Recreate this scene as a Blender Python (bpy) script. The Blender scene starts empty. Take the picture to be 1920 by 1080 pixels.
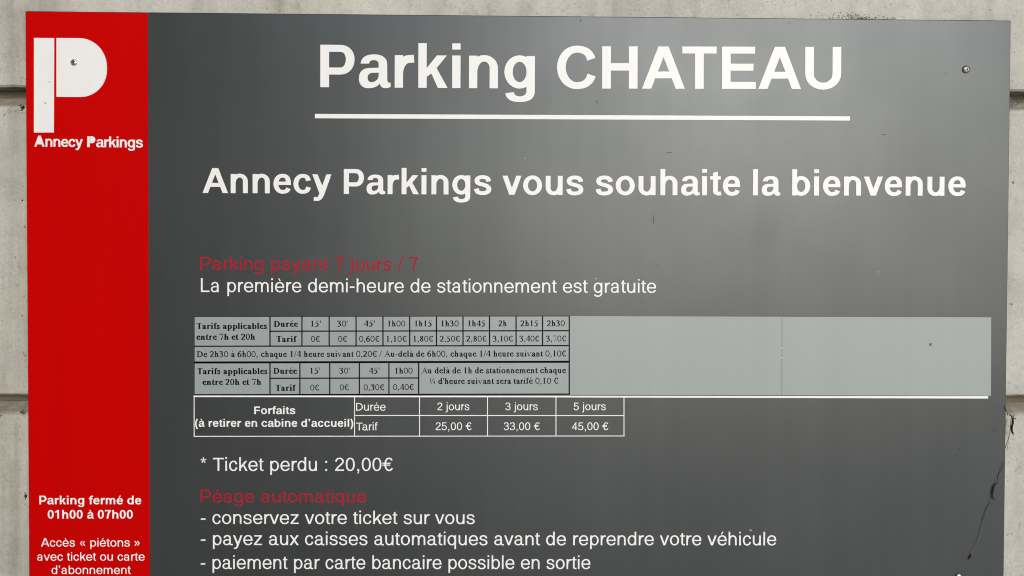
import bpy, bmesh, math, random, mathutils
import numpy as np
from mathutils import Vector, Matrix, noise
random.seed(7)
SC = bpy.context.scene
COL = SC.collection
R = math.radians

# ------------------------------------------------------------- camera and light
CAM = Vector((0.0, -0.9129, 1.63))          # the sign's face is the plane y = 0
FOCAL = 1400.0 / 1920.0 * 36.0
rot = (Matrix.Rotation(-0.00724, 3, 'Y') @ Matrix.Rotation(-0.01380, 3, 'X') @ Matrix.Rotation(0.00232, 3, 'Z'))
BASIS = Matrix(((1, 0, 0), (0, 0, -1), (0, 1, 0)))
cam = bpy.data.cameras.new('camera'); camo = bpy.data.objects.new('camera', cam); COL.objects.link(camo)
cam.lens = FOCAL; cam.sensor_width = 36; cam.clip_start = 0.02; cam.clip_end = 500
camo.matrix_world = Matrix.Translation(CAM) @ (BASIS @ rot).to_4x4()
SC.camera = camo

SUN_EL, SUN_AZ = R(20.5), R(162)              # low, ahead of the wall and a little to the right
w = bpy.data.worlds.new('World'); SC.world = w; w.use_nodes = True
nt = w.node_tree; bg = nt.nodes['Background']
sky = nt.nodes.new('ShaderNodeTexSky'); sky.sky_type = 'NISHITA'; sky.sun_disc = False
sky.sun_elevation = SUN_EL; sky.sun_rotation = SUN_AZ; sky.dust_density = 1.2; sky.air_density = 1.0
hs = nt.nodes.new('ShaderNodeHueSaturation'); hs.inputs['Saturation'].default_value = 0.52   # milky overcast
nt.links.new(sky.outputs[0], hs.inputs['Color']); nt.links.new(hs.outputs[0], bg.inputs[0])
bg.inputs[1].default_value = 0.15
sl = bpy.data.lights.new('sun', 'SUN'); sl.energy = 0.56; sl.angle = R(20); sl.color = (1.0, 0.975, 0.945)
so = bpy.data.objects.new('sun', sl); COL.objects.link(so)
sd = Vector((math.sin(SUN_AZ)*math.cos(SUN_EL), math.cos(SUN_AZ)*math.cos(SUN_EL), math.sin(SUN_EL)))
so.rotation_euler = sd.to_track_quat('Z', 'Y').to_euler(); so.location = sd*20
SC.view_settings.view_transform = 'Standard'; SC.view_settings.look = 'None'; SC.view_settings.gamma = 1
SC.view_settings.exposure = 0.50
SC.cycles.filter_width = 1.05

# ------------------------------------------------------------- helpers
RM = BASIS @ rot
def at(px, py, y=0.0):
    """a place surveyed on the photograph -> metres (x, z) on the upright plane at depth y"""
    d = RM @ Vector(((px-960)/1400.0, (540-py)/1400.0, -1.0))
    p = CAM + d*((y-CAM.y)/d.y)
    return p.x, p.z
def obj(name, verts, faces, mat, parent=None, label=None, smooth=False):
    me = bpy.data.meshes.new(name); me.from_pydata([tuple(v) for v in verts], [], [tuple(f) for f in faces]); me.materials.append(mat)
    if smooth:
        for p in me.polygons: p.use_smooth = True
    me.update(); o = bpy.data.objects.new(name, me); COL.objects.link(o); o.parent = parent
    if label: o['label'] = label
    return o
def thing(name, label, cat, loc=(0, 0, 0)):
    o = bpy.data.objects.new(name, None); COL.objects.link(o); o['label'] = label; o['category'] = cat; o.empty_display_size = .1
    return o
def slab(outline, y_front, y_back, bevel=0.0):
    """upright plate from an (x, z) outline given counter-clockwise as seen from the front"""
    n = len(outline); V = []; F = []
    cx = sum(p[0] for p in outline)/n; cz = sum(p[1] for p in outline)/n
    def shr(b):
        r = []
        for i in range(n):
            p0, p, p1 = (Vector(outline[(i+k) % n]) for k in (-1, 0, 1))
            a = (p-p0).normalized(); c = (p1-p).normalized()
            na = Vector((-a.y, a.x)); nc = Vector((-c.y, c.x)); m = (na+nc)
            m = m/max(m.dot(na), .2) if m.length > 1e-6 else na
            r.append(p+m*b)
        return r
    rings = [(shr(bevel), y_front)] if bevel else []
    rings += [(outline, y_front+bevel), (outline, y_back)]
    for pts, y in rings: V += [(p[0], y, p[1]) for p in pts]
    F.append(tuple(range(n)))
    for k in range(len(rings)-1):
        for i in range(n):
            a, b = k*n+i, k*n+(i+1) % n; F.append((a, a+n, b+n, b))
    F.append(tuple(range((len(rings)-1)*n, len(rings)*n))[::-1])
    return V, F
def quad_px(x0, y0, x1, y1, x2=None, y2=None, x3=None, y3=None):
    """top-left, top-right, bottom-right, bottom-left of the photo -> outline, counter-clockwise"""
    if x2 is None: p = [(x0, y1), (x1, y1), (x1, y0), (x0, y0)]
    else: p = [(x3, y3), (x2, y2), (x1, y1), (x0, y0)]
    return [at(*q) for q in p]

# ------------------------------------------------------------- materials
class Mat:
    def __init__(s, name, color, rough, spec=.5, metal=0.0):
        s.m = bpy.data.materials.new(name); s.m.use_nodes = True; s.nt = s.m.node_tree
        s.b = s.nt.nodes['Principled BSDF']; s.b.inputs['Base Color'].default_value = (*color, 1)
        s.b.inputs['Roughness'].default_value = rough; s.b.inputs['Specular IOR Level'].default_value = spec
        s.b.inputs['Metallic'].default_value = metal
        s.co = s.nt.nodes.new('ShaderNodeNewGeometry').outputs['Position']
    def n(s, typ, **kw):
        x = s.nt.nodes.new(typ)
        for k, v in kw.items():
            if k in x.inputs: x.inputs[k].default_value = v
            else: setattr(x, k, v)
        return x
    def l(s, a, b): s.nt.links.new(a, b)
    def scaled(s, sx, sy, sz, off=(0, 0, 0)):
        mp = s.n('ShaderNodeMapping'); mp.inputs['Scale'].default_value = (sx, sy, sz); mp.inputs['Location'].default_value = off
        s.l(s.co, mp.inputs[0]); return mp.outputs[0]
    def noise(s, vec, scale, detail=4, rough=.55):
        x = s.n('ShaderNodeTexNoise'); x.inputs['Scale'].default_value = scale; x.inputs['Detail'].default_value = detail; x.inputs['Roughness'].default_value = rough
        s.l(vec, x.inputs['Vector']); return x.outputs['Fac']
    def ramp(s, fac, stops):
        x = s.n('ShaderNodeValToRGB'); e = x.color_ramp.elements
        while len(e) < len(stops): e.new(.5)
        for k, (p, c) in enumerate(stops):
            e[k].position = p; e[k].color = (c, c, c, 1) if isinstance(c, (int, float)) else (*c, 1)
        s.l(fac, x.inputs[0]); return x.outputs[0]
    def mix(s, a, b, fac, mode='MIX'):
        x = s.n('ShaderNodeMix'); x.data_type = 'RGBA'; x.blend_type = mode
        for k, v in ((0, fac), (6, a), (7, b)):
            if hasattr(v, 'links'): s.l(v, x.inputs[k])
            elif isinstance(v, tuple): x.inputs[k].default_value = (*v, 1)
            else: x.inputs[k].default_value = v if k == 0 else (v, v, v, 1)
        return x.outputs[2]
    def bump(s, h, strength, dist):
        x = s.n('ShaderNodeBump'); x.inputs['Strength'].default_value = strength; x.inputs['Distance'].default_value = dist
        s.l(h, x.inputs['Height']); return x
def coated(name, color, rough, spec=.5, grime=.10, film=.25):
    """outdoor sheet or film: even colour, faint rain streaks, dust specks, uneven gloss"""
    M = Mat(name, color, rough, spec)
    cloud = M.noise(M.scaled(1, 1, 1), 2.2, 3)
    streak = M.noise(M.scaled(38, 1, 1.6), 1.0, 3)
    f = M.mix(cloud, streak, .5)
    tone = M.ramp(f, [(.3, 1-grime), (.7, 1+grime)])
    c = M.mix(color, tone, 1.0, 'MULTIPLY')
    v = M.n('ShaderNodeTexVoronoi'); v.inputs['Scale'].default_value = 46; M.l(M.scaled(1, 1, 1), v.inputs['Vector'])
    pick = M.n('ShaderNodeSeparateColor'); M.l(v.outputs['Color'], pick.inputs[0])
    few = M.ramp(pick.outputs[0], [(.97, 0), (.973, 1)])
    dot = M.ramp(v.outputs['Distance'], [(.035, 1), (.07, 0)])
    sp = M.mix(0.0, dot, few)
    c2 = M.mix(c, M.mix((.035, .033, .03), (.45, .44, .4), M.ramp(pick.outputs[1], [(.6, 0), (.62, 1)])), M.mix(0.0, sp, film))
    M.l(c2, M.b.inputs['Base Color'])
    g = M.ramp(M.noise(M.scaled(1, 1, 1, (3, 1, 2)), 5.0, 4), [(.3, rough-.03), (.7, rough+.04)])
    M.l(g, M.b.inputs['Roughness'])
    b = M.bump(M.noise(M.scaled(1, 1, 1), 3.5, 2), .10, .010)
    M.l(b.outputs[0], M.b.inputs['Normal'])
    return M.m
def concrete(name, base=(.475, .468, .44)):
    M = Mat(name, base, .88, .35)
    big = M.noise(M.scaled(1, 1, 1), 2.6, 5, .6)
    strk = M.noise(M.scaled(22, 22, 1.3, (1, 4, 2)), 1.0, 6, .62)
    mid = M.noise(M.scaled(1, 1, 1, (5, 2, 9)), 17, 6, .65)
    fine = M.noise(M.scaled(1, 1, 1), 240, 4, .7)
    c = M.mix(base, M.ramp(big, [(.32, (.82, .83, .80)), (.52, (1.0, 1.0, .99)), (.70, (1.12, 1.10, 1.08))]), 1.0, 'MULTIPLY')
    c = M.mix(c, M.ramp(strk, [(.30, (.74, .74, .70)), (.46, (.97, .97, .96)), (.62, (1.06, 1.05, 1.04)), (.75, (1.16, 1.17, 1.17))]), 1.0, 'MULTIPLY')
    c = M.mix(c, M.ramp(mid, [(.30, (.84, .84, .82)), (.5, (1.0, 1.0, 1.0)), (.7, (1.07, 1.06, 1.05))]), 1.0, 'MULTIPLY')
    c = M.mix(c, M.ramp(fine, [(.3, .90), (.7, 1.08)]), 1.0, 'MULTIPLY')
    # air holes and black specks
    v = M.n('ShaderNodeTexVoronoi'); v.inputs['Scale'].default_value = 62
    M.l(M.scaled(1, 1, 1), v.inputs['Vector'])
    pk = M.n('ShaderNodeSeparateColor'); M.l(v.outputs['Color'], pk.inputs[0])
    hole = M.mix(0.0, M.ramp(v.outputs['Distance'], [(.06, 1), (.13, 0)]), M.ramp(pk.outputs[0], [(.80, 0), (.84, 1)]))
    c = M.mix(c, (.07, .062, .05), M.mix(0.0, hole, .65))
    v2 = M.n('ShaderNodeTexVoronoi'); v2.inputs['Scale'].default_value = 190
    M.l(M.scaled(1, 1, 1, (4, 4, 4)), v2.inputs['Vector'])
    pk2 = M.n('ShaderNodeSeparateColor'); M.l(v2.outputs['Color'], pk2.inputs[0])
    pore = M.mix(0.0, M.ramp(v2.outputs['Distance'], [(.16, 1), (.34, 0)]), M.ramp(pk2.outputs[0], [(.62, 0), (.95, 1)]))
    c = M.mix(c, (.17, .155, .125), M.mix(0.0, pore, .4))
    # grey smudges
    sm = M.ramp(M.noise(M.scaled(1.6, 1, 1, (7, 0, 3)), 34, 5, .7), [(.60, 0), (.72, 1)])
    c = M.mix(c, (.21, .205, .175), M.mix(0.0, sm, .45))
    # grime settled in the recesses
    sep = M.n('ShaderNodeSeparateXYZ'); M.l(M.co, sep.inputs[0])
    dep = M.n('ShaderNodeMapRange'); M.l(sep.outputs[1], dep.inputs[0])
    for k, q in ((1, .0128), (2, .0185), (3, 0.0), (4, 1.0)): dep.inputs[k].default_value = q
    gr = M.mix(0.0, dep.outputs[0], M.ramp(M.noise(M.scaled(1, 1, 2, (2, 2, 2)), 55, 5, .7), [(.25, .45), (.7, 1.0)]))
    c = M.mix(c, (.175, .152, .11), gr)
    M.l(c, M.b.inputs['Base Color'])
    h = M.mix(M.mix(mid, fine, .45), hole, .0)
    b1 = M.bump(h, .45, .004)
    b2 = M.bump(hole, .5, -.003); M.l(b1.outputs[0], b2.inputs['Normal'])
    M.l(b2.outputs[0], M.b.inputs['Normal'])
    return M.m
GREY = coated('grey_sheet', (.064, .0725, .077), .372, .5)
GREY.node_tree.nodes['Principled BSDF'].inputs['Metallic'].default_value = .55   # aluminium flake in the paint
RED = coated('red_film', (.49, .0004, .0004), .50, .04, .05)
WHITE = coated('white_film', (.755, .765, .775), .42, .3, .02, .08)
PALE = coated('pale_grey_film', (.278, .313, .322), .44, .5, .05)
REDINK = coated('red_lettering', (.36, .013, .028), .6, .06, .04)
BLACK = Mat('black_ink', (.006, .006, .006), .7, .06).m
CONC = concrete('concrete')
DARKC = concrete('dirty_joint', (.19, .165, .12))
WASH = Mat('tarnished_steel', (.035, .034, .032), .6, .3, .3).m
BLOCKER = concrete('light_blocker_concrete', (.10, .098, .09))  # dark colour of the added wall, chosen to cut bounce from the left
STEEL = Mat('steel', (.78, .78, .77), .20, .5, 1.0).m
GRIT = Mat('lichen_dark', (.03, .028, .02), .95, .1).m
GRITL = Mat('lichen_pale', (.36, .36, .29), .95, .1).m
TWIG = Mat('dead_twig', (.028, .022, .017), .8, .2).m
SILK = Mat('silk', (.16, .155, .14), .6, .3).m
SCR = Mat('scratch', (.10, .102, .098), .6, .3).m
CORE = Mat('sheet_core', (.022, .022, .021), .8, .1).m
MARK = Mat('grime_mark', (.020, .019, .017), .7, .2).m
# ---------------------------------------------------------------- lettering
# Each glyph is drawn from centre lines swept with a broad nib plus straight
# shapes, in thousandths of an em; the pieces are merged into one flat outline.
K = .556
def flat(cmds, k=K):
    """path commands -> list of points"""
    p = []; x = y = 0
    for c in cmds:
        op, a = c[0], c[1:]
        if op in 'ML':
            if op == 'L' and p:
                n = 2
                for i in range(1, n): p.append((x+(a[0]-x)*i/n, y+(a[1]-y)*i/n))
            p.append((a[0], a[1]))
        else:
            ex, ey = a[-2], a[-1]
            if op == 'H': c1 = (x+(ex-x)*k, y); c2 = (ex, ey-(ey-y)*k)
            elif op == 'V': c1 = (x, y+(ey-y)*k); c2 = (ex-(ex-x)*k, ey)
            else: c1 = a[0:2]; c2 = a[2:4]
            n = 7
            for i in range(1, n+1):
                t = i/n; u = 1-t
                p.append(tuple(u*u*u*q0+3*u*u*t*q1+3*u*t*t*q2+t*t*t*q3 for q0, q1, q2, q3 in zip((x, y), c1, c2, (ex, ey))))
        x, y = a[-2], a[-1]
    return p
def nib(S, T, *cmds, k=K):
    """one contour: the centre line swept by a nib S wide across verticals and T across horizontals"""
    p = flat(cmds, k); L = []; R = []
    for i, (x, y) in enumerate(p):
        ax, ay = p[max(i-1, 0)]; bx, by = p[min(i+1, len(p)-1)]
        dx, dy = bx-ax, by-ay; d = math.hypot(dx, dy) or 1; dx /= d; dy /= d
        w = math.sqrt((S*dy)**2+(T*dx)**2)/2
        L.append((x-dy*w, y+dx*w)); R.append((x+dy*w, y-dx*w))
    return [L+R[::-1]]
def rc(x0, y0, x1, y1): return [[(x0, y0), (x1, y0), (x1, y1), (x0, y1)]]
def pl(*pts): return [list(pts)]
def oval(x0, x1, y0, y1, k=K):
    mx, my = (x0+x1)/2, (y0+y1)/2
    return flat([('M', x1, my), ('V', mx, y1), ('H', x0, my), ('V', mx, y0), ('H', x1, my)], k)[:-1]
def ring(x0, x1, y0, y1, S, T, k=K):
    return [oval(x0, x1, y0, y1, k), oval(x0+S, x1-S, y0+T, y1-T, k)[::-1]]
def vee(xl, xr, y0, y1, w, wb):
    """v shape, apex at y0 (works upside down too)"""
    m = (xl+xr)/2; a = m-wb/2
    yi = y1+(y0-y1)*(m-xl-w)/(a-xl)
    return [[(xl, y1), (xl+w, y1), (m, yi), (xr-w, y1), (xr, y1), (m+wb/2, y0), (m-wb/2, y0)]], yi
def bar(x0, y0, x1, y1, w):
    """slanted stroke whose ends are cut level; w is its width measured along the level"""
    return [[(x0-w/2, y0), (x0+w/2, y0), (x1+w/2, y1), (x1-w/2, y1)]]
def shift(parts, dx, dy=0): return [[[(x+dx, y+dy) for x, y in c] for c in g] for g in parts]

def wsign(c):
    return 1 if sum(p[0]*q[1]-q[0]*p[1] for p, q in zip(c, c[1:]+c[:1])) > 0 else -1
def sans(ch, b, lib):
    """-> advance, list of shapes; b = bold, lib = the taller-ascender cut of the face"""
    Z = lambda r, v: v if b else r
    S, T = Z(88, 137), Z(71, 105)
    SC, TC = Z(93, 144), Z(78, 114)
    X, A, C, D, O = (528, 725, 688, -207, 10) if lib else (519, 716, 716, -210, 11)
    s, t = S/2, T/2
    l = Z(66, 68)
    acc = {'é': ('e', 1), 'è': ('e', -1), 'à': ('a', -1)}
    if ch in acc:
        base, d = acc[ch]; adv, g = sans(base, b, lib); m = adv/2
        w = Z(62, 92)
        g = g+[[[(m-d*Z(30, 40)-w/2, X+55), (m-d*Z(30, 40)+w/2-10*d, X+55), (m+d*Z(50, 62)+w/2, A+5), (m+d*Z(50, 62)-w/2-14*d, A+5)]]]
        return adv, g
    if ch == ' ': return 278, []
    if ch in 'oO0' and ch != 'O':
        if ch == 'o':
            a = Z(556, 611); return a, [ring(Z(36, 38), a-Z(36, 38), -O, X+O, S+2, T)]
        return 556, [ring(Z(43, 40), 556-Z(43, 40), -O, C+O-(0 if lib else 8), S, T, .62)]
    if ch in 'bdpq':
        a = Z(556, 611); e = Z(37, 40); y0, y1 = (0, A) if ch in 'bd' else (D, X)
        if ch in 'bp':
            return a, [rc(l, y0, l+S, y1), ring(l, a-e, -O, X+O, S, T)]
        return a, [rc(a-l-S, y0, a-l, y1), ring(e, a-l, -O, X+O, S, T)]
    if ch == 'g':
        a = Z(556, 611); e = Z(36, 40); r = a-l-s; m = (e+a-l)/2
        if b: return a, [ring(e, a-l, -O+8, X+O, S, T), [flat([('M', 543, X), ('L', 543, -50), ('C', 543, -168, 445, -221, 288, -221), ('C', 150, -221, 72, -172, 56, -78), ('L', 197, -60), ('C', 207, -104, 238, -128, 290, -128), ('C', 364, -128, 406, -98, 406, -35), ('L', 406, X)])]]
        return a, [ring(e, a-l, -O, X+O, S, T), nib(S, T, ('M', r, X), ('L', r, Z(-20, -30)), ('V', m+5, D-5+t), ('C', m-Z(85, 90), D-5+t, e+Z(60, 74), D+Z(62, 58), e+Z(58, 72), D+Z(122, 130)))]
    if ch in 'nh':
        a = Z(556, 611); r = a-Z(64, 66)-s; m = (l+s+r)/2+8
        return a, [rc(l, 0, l+S, X if ch == 'n' else A), nib(S, T, ('M', l+s, X*.5), ('V', m, X+O-t), ('H', r, X*.62), ('L', r, 0))]
    if ch == 'u':
        a = Z(556, 611); r = a-Z(66, 67); L = Z(64, 66)+s; m = (L+r-s)/2-8
        return a, [rc(r-S, 0, r, X), nib(S, T, ('M', r-s, X*.5), ('V', m, t-O), ('H', L, X*.38), ('L', L, X))]
    if ch == 'm':
        a = Z(833, 889); c = a/2; r = a-l-s; k2 = l+s
        return a, [rc(l, 0, l+S, X), nib(S, T, ('M', k2, X*.5), ('V', (k2+c)/2+5, X+O-t), ('H', c, X*.64), ('L', c, 0)),
                   nib(S, T, ('M', c, X*.5), ('V', (c+r)/2+5, X+O-t), ('H', r, X*.64), ('L', r, 0))]
    if ch == 'r':
        return Z(333, 389), [rc(l, 0, l+S, X), nib(S, Z(82, 128), ('M', l+s, X*.42), ('V', Z(265, 305), X-Z(38, 62)), ('L', Z(335, 385), X-Z(34, 56)))]
    if ch == 'i': return Z(222, 278), [rc(l+1, 0, l+1+S, X), rc(l+1, A-Z(84, 100), l+1+S, A)]
    if ch == 'l': return Z(222, 278), [rc(l+1, 0, l+1+S, A)]
    if ch == 'j': return Z(222, 278), [rc(l+1, A-Z(84, 100), l+1+S, A), nib(S, T, ('M', l+1+s, X), ('L', l+1+s, -90), ('V', Z(20, 20), D+t), ('L', Z(-42, -50), D+t+2))]
    if ch == 't':
        a = Z(278, 333); c = Z(84, 95)+s
        return a, [pl((c-s, 0+X*.3), (c+s, X*.3), (c+s, X+Z(132, 130)), (c-s, X+Z(100, 92))), nib(S, T, ('M', c, X*.35), ('L', c, X*.2), ('V', c+Z(90, 110), t-6), ('L', a-Z(8, 10), t+Z(2, 4))), rc(Z(18, 16), X-Z(64, 92), a-Z(14, 20), X)]
    if ch == 'f':
        a = Z(278, 333); c = Z(82, 92)+s
        return a, [nib(S, T, ('M', c, 0), ('L', c, A-Z(140, 150)), ('V', c+Z(95, 118), A+2-t), ('L', a+Z(10, 6), A-t-2)), rc(Z(18, 14), X-Z(64, 92), a-Z(10, 12), X)]
    if ch in 'ce':
        a = Z(500, 556) if ch == 'c' else 556; L = Z(38, 38)+s; r = a-Z(36, 34)-s; m = (L+r)/2+(8 if ch == 'c' else 0)
        low = [('H', L, X*.5), ('V', m, t-O), ('C', m+Z(95, 90), t-O, r-Z(14, 12), X*.13, r+Z(6, 4), X*Z(.345, .33))]
        if ch == 'c':
            return a, [nib(S, T, ('M', r+Z(2, 0), X*.66), ('C', r-Z(12, 10), X*.86, m+Z(95, 90), X+O-t, m, X+O-t), *low)]
        low[2] = ('C', m+Z(105, 100), t-O, r-Z(30, 24), X*.12, r-Z(2, 0), X*Z(.275, .265))
        return a, [nib(S, T, ('M', r+2, X*.47), ('C', r+2, X*.85, m+Z(110, 110), X+O-t, m, X+O-t), *low), rc(L, X*.435, r+s, X*.435+Z(66, 92))]
    if ch == 's':
        a = Z(500, 556); L = Z(42, 42)+s; r = a-Z(36, 34)-s; m = a/2
        return a, [nib(S, T, ('M', r-Z(8, 8), X*.69), ('C', r-Z(14, 12), X*.88, m+80, X+O-t, m-4, X+O-t), ('H', L+8, X*.735), ('C', L+8, X*.60, m-Z(100, 95), X*.565, m, X*.53 if b else X*.535),
                       ('C', m+Z(120, 110), X*.47, r, X*.42, r, X*.27), ('V', m, t-O), ('C', m-Z(100, 95), t-O, L-Z(2, 4)+6, X*.11, L-Z(4, 4), X*.315), k=.6)]
    if ch == 'a' and b:
        o = flat([('M', 62, 387), ('C', 72, 485, 150, X+O, 285, X+O), ('C', 425, X+O, 501, 478, 501, 375), ('L', 501, 150), ('C', 501, 96, 512, 78, 538, 79), ('L', 556, 83),
                  ('L', 558, 14), ('C', 535, 0, 500, -10, 468, -9), ('C', 418, -7, 388, 18, 378, 66), ('C', 340, 12, 270, -12, 190, -12), ('C', 92, -12, 35, 48, 35, 145),
                  ('C', 35, 265, 110, 311, 200, 317), ('L', 360, 322), ('L', 360, 368), ('C', 360, 424, 332, 444, 278, 444), ('C', 230, 444, 208, 426, 203, 387)])
        q = flat([('M', 360, 242), ('L', 255, 238), ('C', 202, 233, 178, 202, 178, 158), ('C', 178, 112, 204, 87, 242, 87), ('C', 308, 87, 360, 138, 360, 196), ('L', 360, 242)])
        return 556, [[o, q[::-1] if wsign(o)*wsign(q) > 0 else q]]
    if ch == 'a':
        a = 556; L = Z(42, 36)+s; r = Z(405, 400); m = (L+r)/2
        tail = [('L', r, X*.22), ('C', r, X*.10, r+Z(22, 26), t*.8, r+Z(75, 76), t*.72), ('L', a-Z(8, 6), t*.86)] if lib else [('L', r, X*.22), ('C', r, X*.12, r+6, X*.05, r+Z(26, 22), 0)]
        return a, [nib(S, T, ('M', L+Z(24, 26), X*.69), ('C', L+Z(28, 30), X*.87, m-70, X+O-t, m+12, X+O-t), ('H', r, X*.68), *tail),
                   nib(S, T*.93, ('M', r, X*.545), ('L', m+Z(20, 20), X*.535), ('C', L+Z(40, 50), X*.52, L, X*.42, L, X*.275), ('V', m-Z(22, 20), t-O), ('C', m+Z(80, 70), t-O, r, X*.14, r, X*.40))]
    if ch == 'k':
        a = Z(500, 556); x0 = l+S
        w = Z(112, 165)
        if b: return a, [rc(l, 0, l+S, A), pl((x0-5, 178), (x0-5, 178+135), (375-2, X), (537, X), (x0+105, 250)), pl((x0+48, 300), (x0+150, 345), (551, 0), (390, 0))]
        return a, [rc(l, 0, l+S, A), pl((x0-5, 160), (x0-5, 268), (372, X), (482, X), (x0+52, 175)), pl((x0+92, 300), (x0+152, 352), (497, 0), (390, 0))]
    if ch == 'v': return Z(500, 556), [vee(Z(6, 10), Z(494, 546), 0, X, Z(94, 146), Z(100, 150))[0]]
    if ch == 'y':
        a = Z(500, 556); x0, x1 = Z(6, 10), Z(494, 546)
        m = (x0+x1)/2; w = Z(94, 144)
        dxy = (x1-w/2-m)/X
        return a, [pl((x0, X), (x0+w, X), (m+Z(22, 25), Z(120, 180)), (m+Z(22, 10), 0), (m-Z(46, 70), 0)),
                   nib(Z(94, 138), T, ('M', x1-w/2-18, X-46), ('L', m+Z(4, 2), 0), ('C', m-Z(38, 40), -95, m-Z(62, 75), D+t, m-Z(115, 130), D+t), ('L', Z(46, 48), D+t+6)), pl((x1-w, X), (x1, X), (x1-Z(22, 26)-8, X-62), (x1-w-Z(18, 24), X-62))]
    if ch == 'x': return Z(500, 556), [bar(Z(66, 85), 0, Z(428, 460), X, Z(112, 165)), bar(Z(434, 471), 0, Z(72, 96), X, Z(112, 165))]
    if ch == 'z': return 500, [rc(40, 0, 462, T), rc(52, X-T, 456, X), bar(95, T-5, 398, X-T+5, Z(112, 160))]
    # capitals
    if ch == 'A':
        w = Z(104, 152); a = Z(667, 722); g, yi = vee(Z(4, 6), a-Z(4, 6), C, 0, w, Z(128, 168))
        return a, [g, rc(a*.25, C*.245, a*.75, C*.245+TC*.98)]
    if ch == 'C':
        a = 722; L = Z(50, 42)+SC/2; r = a-Z(46, 48)-SC/2; m = a/2+6; h = TC/2
        return a, [nib(SC, TC, ('M', r+6, C*.69), ('C', r-Z(30, 24), C*.88, m+Z(110, 105), C+O-h, m, C+O-h), ('H', L, C*.5), ('V', m, h-O), ('C', m+Z(120, 110), h-O, r-Z(28, 16), C*.13, r+Z(12, 10), C*.32))]
    if ch == 'D':
        return 722, [rc(Z(80, 68), 0, Z(80, 68)+SC, C), nib(SC, TC, ('M', Z(82, 70), C-TC/2), ('L', 300, C-TC/2), ('H', 674-SC/2, C/2), ('V', 300, TC/2), ('L', Z(82, 70), TC/2))]
    if ch == 'E': return 667, [rc(Z(82, 68), 0, Z(82, 68)+SC, C), rc(82, 0, Z(628, 631), TC), rc(82, C-TC, Z(610, 618), C), rc(82, C*.5-TC*.42, Z(585, 592), C*.5+TC*.58)]
    if ch == 'F': return 611, [rc(Z(82, 68), 0, Z(82, 68)+SC, C), rc(82, C-TC, Z(570, 575), C), rc(82, C*.47-TC*.4, Z(548, 552), C*.47+TC*.6)]
    if ch == 'H': return 722, [rc(Z(82, 68), 0, Z(82, 68)+SC, C), rc(722-Z(82, 68)-SC, 0, 722-Z(82, 68), C), rc(90, C*.5-TC*.44, 632, C*.5+TC*.62)]
    if ch == 'L': return 556, [rc(Z(82, 68), 0, Z(82, 68)+SC, C), rc(82, 0, Z(530, 530), TC)]
    if ch == 'P':
        x0 = Z(82, 68); y0 = C*Z(.39, .325)+TC*0
        return 667, [rc(x0, 0, x0+SC, C), nib(SC, TC, ('M', x0+2, C-TC/2), ('L', 400, C-TC/2), ('H', Z(614, 631)-SC/2, (C+y0)/2), ('V', 400, y0+TC*.35), ('L', x0+2, y0+TC*.35), k=.58)]
    if ch == 'T': return 611, [rc(305-SC/2, 0, 305+SC/2, C), rc(Z(22, 21), C-TC, 611-Z(22, 21), C)]
    if ch == 'U':
        L = Z(78, 62)+SC/2; r = 722-L; h = TC/2
        return 722, [nib(SC, TC, ('M', L, C), ('L', L, C*.36), ('V', 361, h-O), ('H', r, C*.36), ('L', r, C))]
    # figures and signs
    F = C
    if ch == '1': return 556, [rc(Z(258, 240), 0, Z(258, 240)+S, F), nib(S, T, ('M', Z(300, 300), F), ('C', 270, F*.88, 200, F*.80, Z(105, 72), F*.755)) if not b else pl((242, F), (262, F), (300, F*.8), (242, F*.74), (72, F*.66), (72, F*.83), (180, F*.90))]
    if ch == '2': return 556, [nib(S, T, ('M', Z(94, 104), F*.71), ('C', Z(104, 115), F*.88, 180, F+O-t, 275, F+O-t), ('H', Z(458, 445), F*.73), ('C', Z(458, 445), F*.50, 180, F*.36, Z(108, 125), T-10)), rc(Z(46, 40), 0, Z(505, 510), T+6)]
    if ch == '3': return 556, [nib(S, T, ('M', Z(90, 100), F*.76), ('C', Z(110, 120), F*.92, 190, F+O-t, 268, F+O-t), ('H', Z(445, 440), F*.745), ('V', 290, F*.53), ('L', 205, F*.53)), nib(S, T, ('M', 205, F*.53), ('L', 290, F*.53), ('H', Z(465, 460), F*.28), ('V', 270, t-O), ('C', 180, t-O, Z(100, 105), F*.09, Z(82, 92), F*.26))]
    if ch == '4': return 556, [rc(Z(346, 320), 0, Z(346, 320)+S-4, F), pl((Z(20, 16), F*.235), (Z(350, 330), F), (Z(430, 450), F), (Z(350, 330), F-Z(120, 190)), (Z(110, 140), F*.235+20), ), rc(Z(20, 16), F*.225, Z(530, 540), F*.225+T)]
    if ch == '5': return 556, [rc(120, F-T-4, 475, F), nib(S*.92, T, ('M', Z(140, 155), F-10), ('L', Z(112, 120), F*.47)), nib(S, T, ('M', Z(112, 120), F*.49), ('C', 170, F*.57, 220, F*.645-t, 275, F*.645-t), ('H', Z(467, 455), F*.325), ('V', 268, t-O), ('C', 170, t-O, Z(100, 105), F*.08, Z(86, 92), F*.25))]
    if ch == '6': return 556, [ring(Z(48, 42), 510, -O, F*.65, S, T), nib(S, T, ('M', Z(450, 440), F*.78), ('C', 430, F*.9, 370, F+O-t, 295, F+O-t), ('C', 150, F+O-t, Z(92, 100), F*.75, Z(92, 108), F*.36))]
    if ch == '7': return 556, [rc(Z(46, 40), F-T-6, Z(510, 512), F), nib(S, T+20, ('M', Z(455, 440), F-T*.6), ('C', 330, F*.65, Z(250, 250), F*.35, Z(238, 240), 0))]
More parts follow.
